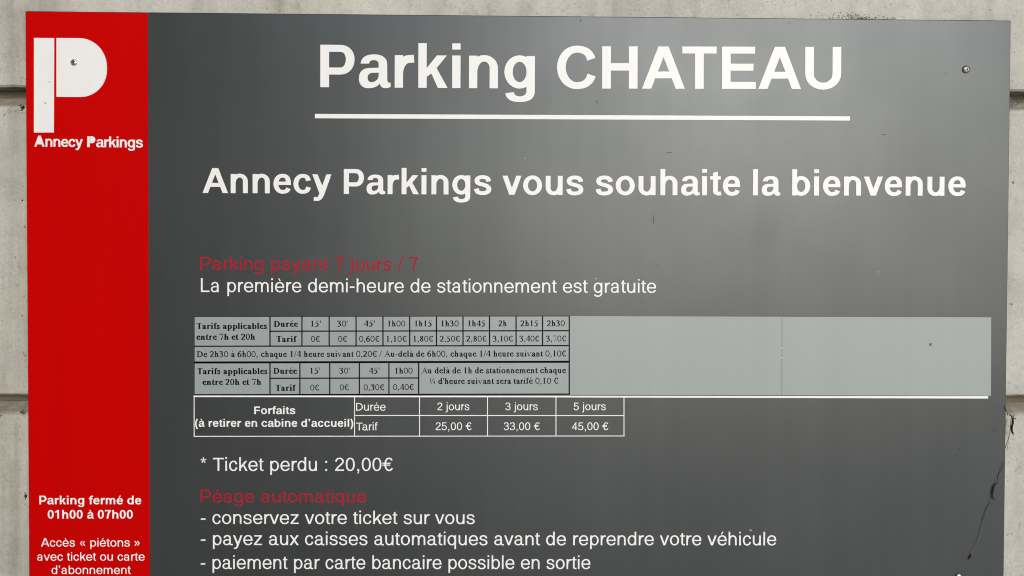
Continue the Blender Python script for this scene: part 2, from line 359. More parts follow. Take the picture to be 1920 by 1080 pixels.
    if ch == ',': return 278, [rc(Z(88, 70), 0, Z(186, 212), Z(104, 138)), pl((Z(138, 140), 5), (Z(186, 212), 5), (Z(172, 190), -70), (Z(130, 130), -140), (Z(90, 78), -128), (Z(128, 128), -60))]
    if ch == '-': return 333, [rc(Z(45, 42), Z(228, 216), Z(290, 292), Z(302, 332))]
    if ch == ':': return 278, [rc(Z(90, 70), 0, Z(188, 212), Z(100, 138)), rc(Z(90, 70), X-Z(100, 138), Z(188, 212), X)]
    if ch == '/': return 278, [bar(Z(30, 38), -10, Z(248, 240), A, Z(72, 96))]
    if ch == '’': return Z(222, 278), [rc(Z(62, 68), A-Z(95, 130), Z(156, 204), A), pl((Z(112, 138), A-80), (Z(156, 204), A-80), (Z(146, 184), A-175), (Z(100, 122), A-Z(225, 250)), (Z(66, 75), A-Z(212, 236)), (Z(106, 126), A-150))]
    if ch == '(': return 333, [nib(Z(84, 130), 60, ('M', Z(280, 265), A), ('C', Z(80, 70), A*.62, Z(80, 70), D+A*.38, Z(280, 265), D))]
    if ch == ')': return 333, [nib(Z(84, 130), 60, ('M', Z(53, 68), A), ('C', Z(253, 263), A*.62, Z(253, 263), D+A*.38, Z(53, 68), D))]
    if ch == '*':
        g = []
        for i in range(5):
            an = math.pi/2+i*math.tau/5; cx, cy, R = 195, A-165, 150
            dx, dy = math.cos(an), math.sin(an); w = Z(30, 42)
            g.append(pl((cx-dy*w*.6, cy+dx*w*.6), (cx+dx*R-dy*w, cy+dy*R+dx*w), (cx+dx*R+dy*w, cy+dy*R-dx*w), (cx+dy*w*.6, cy-dx*w*.6)))
        return 389, g
    if ch == '€': return 556, [nib(S, T, ('M', 500, F*.80), ('C', 470, F*.92, 410, F+O-t, 345, F+O-t), ('H', 150, F*.5), ('V', 345, t-O), ('C', 420, t-O, 480, F*.08, 508, F*.22)), rc(10, F*.545, 432, F*.545+58), rc(10, F*.40, 412, F*.40+58)]
    if ch in '«»':
        g = []
        for dx in (0, 205):
            q = [(80+dx, 275), (215+dx, 470), (290+dx, 470), (165+dx, 275), (290+dx, 80), (215+dx, 80)]
            if ch == '»': q = [(556-x, y) for x, y in q]
            g.append([q])
        return 556, g
    raise KeyError(ch)

def serif(ch, b):
    """text face with thick-thin stress and thin slab serifs"""
    Z = lambda r, v: v if b else r
    S, T = Z(132, 168), Z(82, 74)
    X, A, C, D, O = Z(450, 461), 683, Z(662, 676), -217, 11
    h = Z(38, 42); s = S/2; t = T/2
    W = dict(zip('aàbcdeéfhilmnopqrstuvDTA/\',-.€ ', (444, 444, 500, 444, 500, 444, 444, 333, 500, 278, 278, 778, 500, 500, 500, 500, 333, 389, 278, 500, 500, 722, 611, 722, 278, 180, 250, 333, 250, 500, 250)))
    if b: W.update({'a': 500, 'b': 556, 'n': 556, 'p': 556, 'h': 556, 'u': 556, 'r': 444, 't': 333, 'T': 667})
    a = W.get(ch, 500)
    foot = lambda c, w=None: rc(c-(w or S*.5+75), 0, c+(w or S*.5+75), h)
    flag = lambda c, y: pl((c-s-70, y-48), (c-s-70, y-30), (c-s+5, y-12), (c+s-8, y+12), (c+s-8, y-60), (c-s, y-60))
    if ch in ('é', 'à'):
        w, g = serif('e' if ch == 'é' else 'a', b); d = 1 if ch == 'é' else -1; m = w/2
        return w, g+[pl((m-d*45-22, X+95), (m-d*45+24, X+95), (m+d*70+45, A+25), (m+d*70-48, A+45))]
    if ch == ' ': return 250, []
    if ch == 'o': return a, [ring(28, 472, -O, X+O, S, T)]
    if ch == '0': return 500, [ring(Z(24, 24), Z(476, 476), -O, C+O, Z(84, 130), T, .6)]
    if ch in 'ce':
        L = 26+s; r = a-Z(62, 66); m = (L+r)/2+14
        low = [('H', L, X*.48), ('V', m+22, t-O+Z(14, 18)), ('C', m+90, t-O+14, r-10, X*.15, r+Z(38, 34), X*.30)]
        if ch == 'c': return a, [nib(S, T+14, ('M', r-5, X*.78), ('C', r-20, X*.93, m+60, X+O-t, m, X+O-t), *low), [oval(r-Z(60, 95), r+Z(30, 30), X*.66, X*.66+Z(90, 125))]]
        return a, [nib(S, T+10, ('M', r-Z(12, 22), X*.60), ('C', r-20, X*.90, m+70, X+O-t, m, X+O-t), *low), rc(L, X*.585, r+Z(26, 30), X*.585+Z(38, 40))]
    if ch == 'a':
        r = Z(330, 352)-10; L = 36+s; m = (L+r)/2
        return a, [nib(S, T, ('M', L+18, X*.74), ('C', L+20, X*.92, m-40, X+O-t, m, X+O-t), ('H', r, X*.68), ('L', r, X*.18), ('C', r, 15, r+30, 20, a-10, 52)), [oval(L-Z(24, 40), L+Z(60, 90), X*.62, X*.62+Z(84, 120))],
                   nib(S*.95, T+6, ('M', r, X*.60), ('C', r-110, X*.50, L+8, X*.42, L+6, X*.25), ('V', m-24, t-O+16), ('C', m+40, t-O+12, r-20, X*.10, r, X*.22))]
    if ch in 'bdpq':
        left = ch in 'bp'; c = (68+s if left else a-72-s)
        y0, y1 = (0, A) if ch in 'bd' else (D, X)
        g = [rc(c-s, y0, c+s, y1-6), ring(68, a-28, -O, X+O, S, T) if left else ring(28, a-72, -O, X+O, S, T)]
        if ch in 'pq': g.append(rc(c-s-62, D, c+s+65, D+h))
        if ch in 'bdp': g.append(flag(c, y1))
        if ch == 'd': g.append(rc(c, 8, c+s+66, 8+h+6))
        return a, g
    if ch in 'nhm':
        c = 76+s; g = [rc(c-s, 0, c+s, (X if ch != 'h' else A)-6), flag(c, X if ch != 'h' else A), foot(c)]
        ends = [a-Z(82, 76)-s] if ch != 'm' else [a/2+4, a-Z(82, 76)-s]
        p = c
        for e in ends:
            g += [nib(S, T+12, ('M', p, X*.62), ('C', p+20, X*.82, (p+e)/2-40, X+O-t-10, (p+e)/2+22, X+O-t-10), ('H', e, X*.62), ('L', e, 0)), foot(e)]; p = e
        return a, g
    if ch == 'u':
        c = a-Z(92, 88)-s; L = 70+s
        return a, [rc(c-s, 6, c+s, X), rc(c-s-66, X-h, c, X), rc(c, 8, a-8, 8+h+4), rc(L-s-62, X-h, L, X), nib(S, T+12, ('M', L, X), ('L', L, X*.32), ('V', L+120, t-O+10), ('C', L+170, t-O+10, c-30, X*.1, c, X*.25))]
    if ch == 'r':
        c = 74+s; return a, [rc(c-s, 0, c+s, X-6), flag(c, X), foot(c), nib(S, T+16, ('M', c, X*.60), ('C', c+30, X*.85, c+70, X*.96, a-60, X*.93)), [oval(a-Z(92, 130), a-Z(0, 4), X*.74, X*.74+Z(98, 125))]]
    if ch in 'il':
        c = a/2; y = X if ch == 'i' else A
        g = [rc(c-s, 0, c+s, y-6), flag(c, y), foot(c)]
        if ch == 'i': r = Z(56, 82); g.append([oval(c-r, c+r, 636-r, 636+r)])
        return a, g
    if ch == 'f':
        c = 104+s*.9; return a, [nib(S, T, ('M', c, 0), ('L', c, A*.74), ('C', c, A*.95, c+60, A-t, c+130, A-t-10)), [oval(a-Z(56, 80), a+Z(46, 50), A-Z(100, 135), A-8)], rc(20, X-h-8, a-22, X), foot(c)]
    if ch == 't':
        c = 70+s; return a, [pl((c-s, 60), (c+s, 60), (c+s, X+Z(130, 165)), (c-s*.2, X+Z(110, 140)), (c-s, X-10)), nib(S, T+14, ('M', c, X*.3), ('L', c, X*.2), ('V', c+78, t+4), ('L', a-0, 58)), rc(14, X-h-8, a-Z(4, 10), X)]
    if ch == 's':
        m = a/2; L = 50+s*.7; r = a-44-s*.7
        return a, [nib(S*.9, T+4, ('M', r+10, X*.68), ('C', r-6, X*.92, m+30, X+O-t, m-6, X+O-t), ('H', L, X*.77), ('C', L, X*.60, m-30, X*.57, m, X*.51), ('C', m+60, X*.42, r, X*.38, r, X*.22), ('V', m, t-O), ('C', m-50, t-O, L-14, X*.09, L-22, X*.32)), rc(L-s-6, 0, L-s+26, X*.32), rc(r-8, X*.68, r+26, X)]
    if ch == 'v': return a, [pl((20, X), (120, X), (282, 95), (258, -12), (228, -12)), pl((382, X), (430, X), (262, -12), (236, -12), (246, 60)), rc(16, X-h, 216, X), rc(340, X-h, 480, X)]
    if ch == 'D':
        c = 100+s+4; return 722, [rc(c-s, 0, c+s, C), rc(16, 0, c+20, h), rc(16, C-h, c+20, C), nib(S+14, T+4, ('M', 100, C-t-2), ('L', 300, C-t-2), ('H', 685-s, C/2), ('V', 300, t+2), ('L', 100, t+2))]
    if ch == 'T': return a, [rc(a/2-s-4, 0, a/2+s+4, C), rc(20, C-h-12, a-20, C), rc(20, C-170, 20+28, C), rc(a-48, C-170, a-20, C), foot(a/2, S/2+90)]
    if ch == 'A': return 722, [pl((330, C+10), (372, C+10), (640, 10), (530, 10), (325, 545)), pl((340, C), (360, C-40), (125, 10), (85, 10)), rc(190, 225, 500, 225+T), rc(14, 0, 215, h), rc(460, 0, 708, h)]
    if ch == '1': return 500, [rc(254-s, 0, 254+s, C+10), pl((110, 575), (110, 596), (270, 678), (298, 678), (298, 600), (210, 595)), rc(120, 0, 390, h)]
    if ch == '2': return 500, [nib(S, T, ('M', 60, 500), ('C', 90, 620, 150, C+10-t, 230, C+10-t), ('H', 375, 490), ('C', 375, 340, 200, 190, 90, 60)), rc(34, 0, 440, 76), pl((410, 60), (440, 70), (474, 150), (450, 150))]
    if ch == '3': return 500, [nib(S, T, ('M', 62, 530), ('C', 90, 620, 150, C+12-t, 220, C+12-t), ('H', 340, 545), ('C', 340, 440, 260, 385, 170, 365)), nib(S, T, ('M', 150, 360), ('C', 300, 370, 380, 300, 380, 200), ('C', 380, 80, 280, 10, 160, 10), ('L', 70, 30)), [oval(38, 128, 0, 72)]]
    if ch == '4': return 500, [rc(292, 0, 292+S, C+10), pl((12, 220), (292, C+10), (340, C+10), (300, 560), (62, 228)), rc(12, 167, 472, 167+62)]
    if ch == '5': return 500, [pl((165, C-70), (410, C-70), (440, C+14), (400, C), (170, C)), pl((165, C), (195, C-5), (120, 400), (66, 395)), nib(S, T+14, ('M', 80, 410), ('C', 260, 430, 350, 320, 350, 220), ('C', 350, 80, 240, 8, 140, 8), ('L', 60, 26)), [oval(32, 118, 0, 70)]]
    if ch == '6': return 500, [ring(34, 468, -O, 428, S, T), nib(S, T, ('M', 446, 672), ('C', 250, 630, 82, 480, 78, 230))]
    if ch == '7': return 500, [rc(28, C-Z(70, 100), 452, C), rc(20, C-160, 42, C-40), pl((452, C), (400, C-80), (175, -8), (Z(240, 300), -8))]
    if ch == '8': return 500, [ring(56, 445, -O, 370, S*.95, T), ring(74, 425, 330, C+O, S*.85, T)]
    if ch == '/': return 278, [bar(22, -14, 256, 676, 66)]
    if ch == "'": return 180, [pl((45, 690), (140, 690), (118, 420), (68, 420))]
    if ch == ',': return 250, [[oval(60, 190, -12, 112)], pl((130, 40), (190, 50), (180, -60), (85, -160), (60, -125), (118, -50))]
    if ch == '-': return 333, [rc(39, 194, 285, 257)]
    if ch == '€': return 500, [nib(S*.8, T+8, ('M', 455, 520), ('C', 430, 630, 380, C+8-t, 330, C+8-t), ('H', 130, 335), ('V', 330, t-8), ('C', 380, t-8, 440, 40, 480, 140)), rc(8, 385, 420, 423), rc(8, 270, 400, 308), rc(440, 480, 460, C)]
    if ch == '¼': 
        g1 = [[[(x*.58+20, y*.58+278) for x, y in c] for c in q] for q in serif('1', 0)[1]]
        g4 = [[[(x*.58+430, y*.58) for x, y in c] for c in q] for q in serif('4', 0)[1]]
        return 750, g1+g4+[bar(170, -14, 560, 676, 62)]
    raise KeyError(ch)

def crest_letters(ch):
    """two capitals of the logo wording that have filled counters"""
    if ch == 'A': return 700, [pl((0, 0), (140, 0), (205, 170), (420, 190), (490, 170), (560, 0), (715, 0), (445, 730), (270, 730)), pl((190, 150), (500, 150), (445, 220), (220, 240))]
    if ch == 'P': return 640, [rc(60, 0, 235, 716), nib(2, 2, ('M', 0, 0), ('L', 1, 1)), [flat([('M', 262, 262), ('L', 410, 262), ('H', 610, 489), ('V', 400, 716), ('L', 262, 716)])]]

def wind(px, py, c):
    """winding number of polygon c about each point"""
    c = np.array(c); n = np.roll(c, -1, 0)
    w = np.zeros(len(px), int)
    for (x0, y0), (x1, y1) in zip(c, n):
        side = (x1-x0)*(py-y0)-(px-x0)*(y1-y0)
        w += ((y0 <= py) & (y1 > py) & (side > 0)).astype(int)
        w -= ((y0 > py) & (y1 <= py) & (side < 0)).astype(int)
    return w
GL = {}
def glyph(face, ch):
    """advance, vertices and triangles of one character, its overlapping pieces merged"""
    if (face, ch) in GL: return GL[face, ch]
    if face == 'logo' and ch in 'AP': adv, parts = crest_letters(ch)
    elif face == 'logo': adv, parts = sans(ch, 1, 0); adv -= 55
    elif face[0] == 's': adv, parts = serif(ch, face == 'sB')
    else: adv, parts = sans(ch, face[1] == 'B', face[0] == 'L')
    V = []; E = []
    for g in parts:
        for c in g:
            n = len(V); V += [mathutils.Vector(p) for p in c]; E += [(n+i, n+(i+1) % len(c)) for i in range(len(c))]
    if not V: GL[face, ch] = (adv, np.zeros((0, 2)), []); return GL[face, ch]
    r = mathutils.geometry.delaunay_2d_cdt(V, E, [], 0, 1e-4)
    v = np.array([tuple(p) for p in r[0]]); f = np.array(r[2])
    c = v[f].mean(1); keep = np.zeros(len(f), bool)
    for g in parts:
        w = np.zeros(len(f), int)
        for k in g: w += wind(c[:, 0], c[:, 1], k)
        keep |= w != 0
    f = f[keep]; u, inv = np.unique(f, return_inverse=True)
    GL[face, ch] = (adv, v[u], inv.reshape(-1, 3).tolist())
    return GL[face, ch]

# ------------------------------------------------------------- the concrete wall
FACE = .011                                   # wall face, behind the sign's sheet
def course(z_low, z_top, x0, x1, seed, step=.006):
    """one course of the wall: arris at the foot, wide chamfer along the head, slightly chipped edges"""
    n = int((x1-x0)/step); V = []; F = []
    ch = .0165
    for i in range(n+1):
        x = x0+(x1-x0)*i/n
        j = lambda s, a: noise.noise(Vector((x*s, seed*3.7, 0)))*a
        e1 = j(9, .0010)+j(60, .0009)+max(0, j(170, .004)-.0012)
        e2 = j(8, .0012)+j(55, .0012)-max(0, j(150, .0045)-.0012)
        prof = [(z_low+e1, .055), (z_low+e1, FACE+.0025), (z_low+e1+.0022, FACE), (z_low+.03, FACE), ((z_low+z_top)/2, FACE), (z_top-ch-.02, FACE),
                (z_top-ch+e2-.001, FACE), (z_top-ch+e2+.002, FACE+.0016), (z_top+j(50, .0012), FACE+.019), (z_top, .055)]
        V += [(x, y, z) for z, y in prof]
    m = 10
    for i in range(n):
        for k in range(m-1):
            a = i*m+k; F.append((a, a+m, a+m+1, a+1))
    F += [tuple(range(m))[::-1][:m], tuple(n*m+k for k in range(m))]
    return V, F
wall = thing('concrete_wall', 'pale stained concrete wall with horizontal recessed joints behind the parking sign', 'wall')
# joint positions from the photograph: upper joint and lower joint
zj = [at(960, 166, FACE)[1], at(960, 741.5, FACE)[1]]
pitch = zj[0]-zj[1]; GAP = .0105
lows = [zj[0]+pitch*k for k in range(-4, 3)]
for k, zl in enumerate(lows):
    V, F = course(zl, zl+pitch-GAP, -.74, 3.2, k)
    obj('concrete_block', V, F, CONC, wall)
V, F = slab([(-.74, 0), (3.2, 0), (3.2, 2.75), (-.74, 2.75)], .050, .25)
obj('joint_backing', V, F, DARKC, wall)
zb = lows[0]-GAP
V, F = slab([(-.74, 0), (3.2, 0), (3.2, zb), (-.74, zb)], FACE, .049)
obj('plinth', V, F, CONC, wall)
# dirty mortar lying in each joint
for k, zl in enumerate(lows[1:]):
    V = []; F = []; n = 500
    for i in range(n+1):
        x = -.74+3.94*i/n; q = noise.noise(Vector((x*30, k*5., 2)))
        V += [(x, FACE+.022+q*.003, zl-GAP-.002), (x, FACE+.024+q*.003, zl+.004)]
    for i in range(n): F.append((2*i, 2*i+2, 2*i+3, 2*i+1))
    obj('joint_fill', V, F, DARKC, wall)
# unseen wall added beyond the left edge; dims the left side and its reflections
V = [(-.74, .25, 0), (-.99, .25, 0), (-.99, -3.6, 0), (-.74, -3.6, 0)]; V += [(x, y, 2.75) for x, y, z in V]
F = [(0, 1, 2, 3), (7, 6, 5, 4), (0, 4, 5, 1), (1, 5, 6, 2), (2, 6, 7, 3), (3, 7, 4, 0)]
V = [(x-(.004 if abs(x+.74) < 1e-6 else 0), y, z) for x, y, z in V]
obj('added_light_blocker', V, F, BLOCKER, wall)
# ground
gm = Mat('asphalt', (.42, .415, .40), .9, .3)
gc = gm.mix((.42, .415, .40), gm.ramp(gm.noise(gm.scaled(1, 1, 1), 90, 5, .7), [(.3, .7), (.7, 1.25)]), 1.0, 'MULTIPLY'); gm.l(gc, gm.b.inputs['Base Color'])
g = obj('ground', [(-60, -80, 0), (60, -80, 0), (60, 60, 0), (-60, 60, 0)], [(0, 1, 2, 3)], gm.m)
g['kind'] = 'structure'; g['label'] = 'grey asphalt ground in front of the wall'

# ------------------------------------------------------------- the sign
sign = thing('parking_sign', 'large dark grey parking tariff sign with red left band, screwed to concrete wall', 'sign')
TL, TR = at(47, 20.5), at(1896, 38.2)
BL0, BR0 = at(54, 1080), at(1882.5, 1080)
ext = 1.28                                    # the sheet runs on below the picture
BL = (TL[0]+(BL0[0]-TL[0])*ext, TL[1]+(BL0[1]-TL[1])*ext); BR = (TR[0]+(BR0[0]-TR[0])*ext, TR[1]+(BR0[1]-TR[1])*ext)
V, F = slab([BL, BR, TR, TL], 0.0, .004, .0009)
sheet = obj('sheet', V, F, GREY, sign); sheet.data.materials.append(CORE)      # cut edges show the dark core
for p in sheet.data.polygons[1:]: p.material_index = 1
RT, RB0 = at(277, 22.6), at(281.2, 1080)
RB = (RT[0]+(RB0[0]-RT[0])*ext, RT[1]+(RB0[1]-RT[1])*ext)
i = .0011
V, F = slab([(BL[0]+i, BL[1]+i), (RB[0], RB[1]+i), (RT[0], RT[1]-i), (TL[0]+i, TL[1]-i)], -.0003, -.00002)
obj('red_band', V, F, RED, sign)

def lettering(runs, mat, parent, y, name='lettering', label=None):
    """runs: (text, face, left ink, right ink, baseline left, baseline right, em height), measured on the photograph"""
    V = []; F = []
    for text, face, xl, xr, yl, yr, em in runs:
        A_, B_ = Vector(at(xl, yl)), Vector(at(xr, yr))
        pts = []; tri = []; x = 0; prev = ''
        for ch in text:
            a, v, f = glyph(face, ch); n = len(pts)
            if prev+ch in ('Ta', 'Te', 'Ti', 'AT', 'TA', 'To', 'Au'): x -= 70 if prev+ch != 'Ti' else 15
            pts += [(x+p[0], p[1]) for p in v]; tri += [(n+i, n+j, n+k) for i, j, k in f]; x += a; prev = ch
        x0 = min(p[0] for p in pts); x1 = max(p[0] for p in pts)
        u = (B_-A_); L = u.length; u /= L; up = Vector((-u.y, u.x)); sy = em*CAM_SC/1000
        n = len(V)
        for px, py in pts:
            q = A_+u*((px-x0)/(x1-x0)*L)+up*(py*sy); V.append((q.x, y, q.y))
        F += [(n+i, n+j, n+k) for i, j, k in tri]
    return obj(name, V, F, mat, parent, label)
CAM_SC = .9129/1400
def line_px(x0, y0, x1, y1, w):
    """straight rule of width w (photo pixels) -> quad outline"""
    a, b = Vector(at(x0, y0)), Vector(at(x1, y1)); d = (b-a).normalized(); n = Vector((-d.y, d.x))*w*CAM_SC/2
    return [a-n, b-n, b+n, a+n]
def rules(lines, mat, parent, y, name, label=None):
    V = []; F = []
    for k, l in enumerate(lines):
        q = line_px(*l); n = len(V); yy = y-k*1.5e-6
        V += [(p.x, yy, p.y) for p in q]; F.append((n, n+1, n+2, n+3))
    return obj(name, V, F, mat, parent, label)
LC, AC, SCAP = .688, .716, .662
YL = -.00035
# title and welcome line
lettering([('Parking', 'LB', 600.7, 1002.7, 163.6, 166.2, 114.6), ('CHATEAU', 'LB', 1044.3, 1576.7, 166.0, 167.2, 114.4)], WHITE, sign, YL, 'title_lettering')
V, F = slab(quad_px(590.5, 213.6, 1593.5, 218.3, 1593.5, 226.2, 590.5, 221.8), -.00035, -.00002)
obj('title_rule', V, F, WHITE, sign)
lettering([('Annecy', 'LB', 380, 621.8, 361.9, 362.9, 67.6), ('Parkings', 'LB', 644.7, 921.3, 363.6, 365.1, 67.6), ('vous', 'LB', 942, 1093.8, 365.2, 365.7, 67.6),
           ('souhaite', 'LB', 1117, 1387.5, 365.7, 366.3, 67.6), ('la', 'LB', 1411.5, 1463, 366.3, 366.5, 67.6), ('bienvenue', 'LB', 1485, 1810, 366.5, 367.1, 67.6)], WHITE, sign, YL, 'welcome_lettering')
# lines of text
lettering([('Parking payant 7 jours / 7', 'AR', 376, 784, 506.6, 507.2, 35.0)], REDINK, sign, YL, 'lettering', 'red line of lettering above the half-hour notice')
lettering([('La première demi-heure de stationnement est gratuite', 'AR', 376.9, 1230, 547.6, 549.0, 36.2)], WHITE, sign, YL)
lettering([('* Ticket perdu : 20,00€', 'LR', 376.3, 736.6, 882.8, 882.8, 35.8)], WHITE, sign, YL)
lettering([('Péage automatique', 'AR', 376.5, 686.8, 941.8, 942.0, 33.5)], REDINK, sign, YL, 'lettering', 'red heading above the dashed list')
lettering([('- conservez votre ticket sur vous', 'LR', 376.7, 890, 982.2, 982.4, 34.8)], WHITE, sign, YL)
lettering([('- payez aux caisses automatiques avant de reprendre votre véhicule', 'LR', 376.7, 1455.2, 1021.8, 1022.3, 35.4)], WHITE, sign, YL)
lettering([('- paiement par carte bancaire possible en sortie', 'LR', 376.7, 1106.8, 1066.6, 1066.8, 35.8)], WHITE, sign, YL)
# red band
YB = -.0006
lettering([('Parking fermé de', 'AB', 74.2, 265.3, 945.3, 945.3, 22.6)], WHITE, sign, YB)
lettering([('01h00 à 07h00', 'AB', 90, 249.5, 972, 972, 22.6)], WHITE, sign, YB)
lettering([('Accès « piétons »', 'AR', 77.5, 262.5, 1024.5, 1024.5, 22.4)], WHITE, sign, YB)
lettering([('avec ticket ou carte', 'AR', 70.3, 271.7, 1050.8, 1050.8, 22.2)], WHITE, sign, YB)
lettering([('d’abonnement', 'AR', 97.2, 245.8, 1076, 1076, 22.6)], WHITE, sign, YB)
lettering([('Annecy', 'logo', 65, 156, 275.0, 275.8, 28.0), ('Parkings', 'logo', 162.3, 268.4, 275.9, 276.9, 28.0)], WHITE, sign, YB, 'logo_lettering')
# logo
V, F = slab(quad_px(64.2, 71.3, 102.2, 71.7, 101.4, 248.5, 64.2, 248.7), -.0006, -.0003)
obj('logo_stem', V, F, WHITE, sign)
pts = [(106.4, 71.6), (106.4, 181.8), (152, 182.0)]
for k in range(1, 24):
    a = math.pi/2-math.pi*k/24; pts.append((149+52*math.cos(a)+(3*math.sin(a) if a > 0 else 0), 126.8+55.1*math.sin(a)))
pts.append((149, 71.7))
V, F = slab([at(*p) for p in pts], -.0006, -.0003)
obj('logo_bowl', V, F, WHITE, sign)

# pasted tariff table, black on pale grey
V, F = slab(quad_px(363.6, 592.6, 1067.9, 592.3, 1067.9, 740.2, 363.6, 741.0), -.0005, -.00002)
tar = obj('tariff_sticker', V, F, PALE, sign)
YT = -.00054; B1 = 2.4
g = [(363.9, 593.4, 1067.9, 592.6, 1.4), (506.5, 621, 1067.4, 620, B1), (364, 649.2, 1067.4, 647.9, B1), (364, 679.6, 1068.1, 678.2, 4.0), (364, 740.0, 1068, 738.8, 2.4),
     (364.5, 592.9, 364.5, 740, 1.5), (1067.3, 592.4, 1067.3, 739, 2.5), (506.5, 593, 506.5, 649, 2.5), (506.5, 680, 506.5, 739.5, 2.5),
     (506.5, 709.2, 785, 708.6, 2.4), (562.5, 680, 562.5, 739.5, 2.4), (618.5, 680, 618.5, 739.5, 2.4), (674.0, 680, 674.0, 739.5, 2.4), (729.4, 680, 729.4, 739.5, 2.4), (785.1, 680, 785.1, 739.5, 2.5)]
g += [(x, 593, x, 648.5, 2.4) for x in (566.4, 617.4, 667.8, 718.2, 768.3, 818.5, 868.2, 917.9, 967.6, 1017.3)]
rules(g, BLACK, tar, YT, 'table_grid')
e = 16.9
T = [('Tarifs applicables', 'sB', 368.6, 501, 617, 616.8, e), ('entre 7h et 20h', 'sB', 368.6, 479, 637.2, 637, e), ('Durée', 'sB', 513.2, 559.5, 612.9, 612.8, e), ('Tarif', 'sB', 517.8, 556.7, 641.4, 641.3, e)]
for t, a, b in (("15'", 583.3, 602), ("30'", 632, 652), ("45'", 682.6, 703), ('1h00', 727.5, 760), ('1h15', 778, 809.6), ('1h30', 827.5, 860), ('1h45', 877.5, 909.6), ('2h', 934.5, 950.6), ('2h15', 975.5, 1008.7), ('2h30', 1025, 1059)):
    yy = 612.2-(a-580)*.0016; T.append((t, 'sR', a, b, yy, yy, 16.4))
for t, a, b in (('0€', 583.3, 600.2), ('0€', 634.3, 651.2), ('0,60€', 673.6, 711.9), ('1,10€', 725, 763), ('1,80€', 775.5, 812.6), ('2,50€', 824.5, 862.6), ('2,80€', 874, 912.6), ('3,10€', 923.7, 961.8), ('3,40€', 973.7, 1011.2), ('3,70€', 1023.5, 1061.8)):
    yy = 640.9-(a-580)*.0018; T.append((t, 'sR', a, b, yy, yy, 16.4))
T.append(('De 2h30 à 6h00, chaque 1/4 heure suivant 0,20€ / Au-delà de 6h00, chaque 1/4 heure suivant 0,10€', 'sR', 369, 1061.8, 669.6, 668.3, 16.9))
T += [('Tarifs applicables', 'sB', 369.7, 501.7, 701.6, 701.4, e), ('entre 20h et 7h', 'sB', 380, 490.5, 721.8, 721.6, e), ('Durée', 'sB', 512.5, 557.6, 701.0, 700.9, e), ('Tarif', 'sB', 516.2, 554.9, 732.8, 732.6, e)]
for t, a, b in (("15'", 582, 600.7), ("30'", 636.3, 656), ("45'", 691.9, 711.8), ('1h00', 741.2, 773.8)): T.append((t, 'sR', a, b, 700.4, 700.2, 16.4))
for t, a, b in (('0€', 582, 598.9), ('0€', 637.5, 654.4), ('0,30€', 682.2, 720.8), ('0,40€', 737, 776.2)): T.append((t, 'sR', a, b, 732-(a-582)*.006, 731.9-(a-582)*.006, 16.4))
T += [('Au delà de 1h de stationnement chaque', 'sR', 790.5, 1061.6, 700.2, 699.6, 16.9), ("¼ d'heure suivant sera tarifé 0,10 €", 'sR', 805.5, 1047, 720.0, 719.3, 16.9)]
for run in T: lettering([run], BLACK, tar, YT-.00003)
# blank pale stickers to its right
V, F = slab(quad_px(1068.2, 592.6, 1465.6, 594.0, 1465.4, 740.6, 1068.2, 740.2), -.0004, -.00002)
obj('blank_sticker', V, F, PALE, sign)
V, F = slab(quad_px(1466.5, 594.1, 1858.2, 594.9, 1857.6, 741.9, 1466.3, 740.8), -.0004, -.00002)
st = obj('blank_sticker', V, F, PALE, sign)
# white printed table
wt = rules([(363.2, 743.0, 1000, 743.4, 3.0), (1000, 743.4, 1852.2, 745.2, 4.0)][:1], WHITE, sign, -.0003, 'price_table_frame')
V, F = slab(quad_px(1000, 741.9, 1852.4, 742.7, 1852.4, 747.2, 1000, 744.9), -.0003, -.00002)
obj('white_rule', V, F, WHITE, sign)
W1 = 1.6
rules([(364.2, 743.5, 364.2, 818.8, W1), (363.3, 818.0, 1170.9, 817.3, W1), (664.8, 744, 664.8, 817.6, W1), (786.7, 744, 786.7, 817.6, W1), (914.1, 744, 914.1, 817.5, W1), (1042.4, 744, 1042.4, 817.4, W1), (1169.9, 744, 1169.9, 817.4, W1),
       (664.8, 778.8, 1170, 779.1, W1)], WHITE, wt, -.0003-.00003, 'table_grid')
for run in [('Forfaits', 'LB', 476.9, 553.8, 776.3, 776.3, 20.6), ('(à retirer en cabine d’accueil)', 'LB', 366.0, 662.4, 800.1, 800.1, 20.6),
            ('Durée', 'LR', 667.8, 723, 769.8, 769.8, 21.0), ('Tarif', 'LR', 667.8, 708.3, 806.8, 806.8, 21.0),
            ('2 jours', 'LR', 820, 880, 769.0, 769.0, 20.6), ('3 jours', 'LR', 947.5, 1008.3, 769.0, 769.0, 20.6), ('5 jours', 'LR', 1075.6, 1135.8, 769.0, 769.0, 20.6),
            ('25,00 €', 'LR', 816.8, 884.2, 806.3, 806.3, 21.0), ('33,00 €', 'LR', 944.6, 1012, 806.3, 806.3, 21.0), ('45,00 €', 'LR', 1072, 1140.4, 806.3, 806.3, 21.0)]:
    lettering([run], WHITE, wt, -.00036)

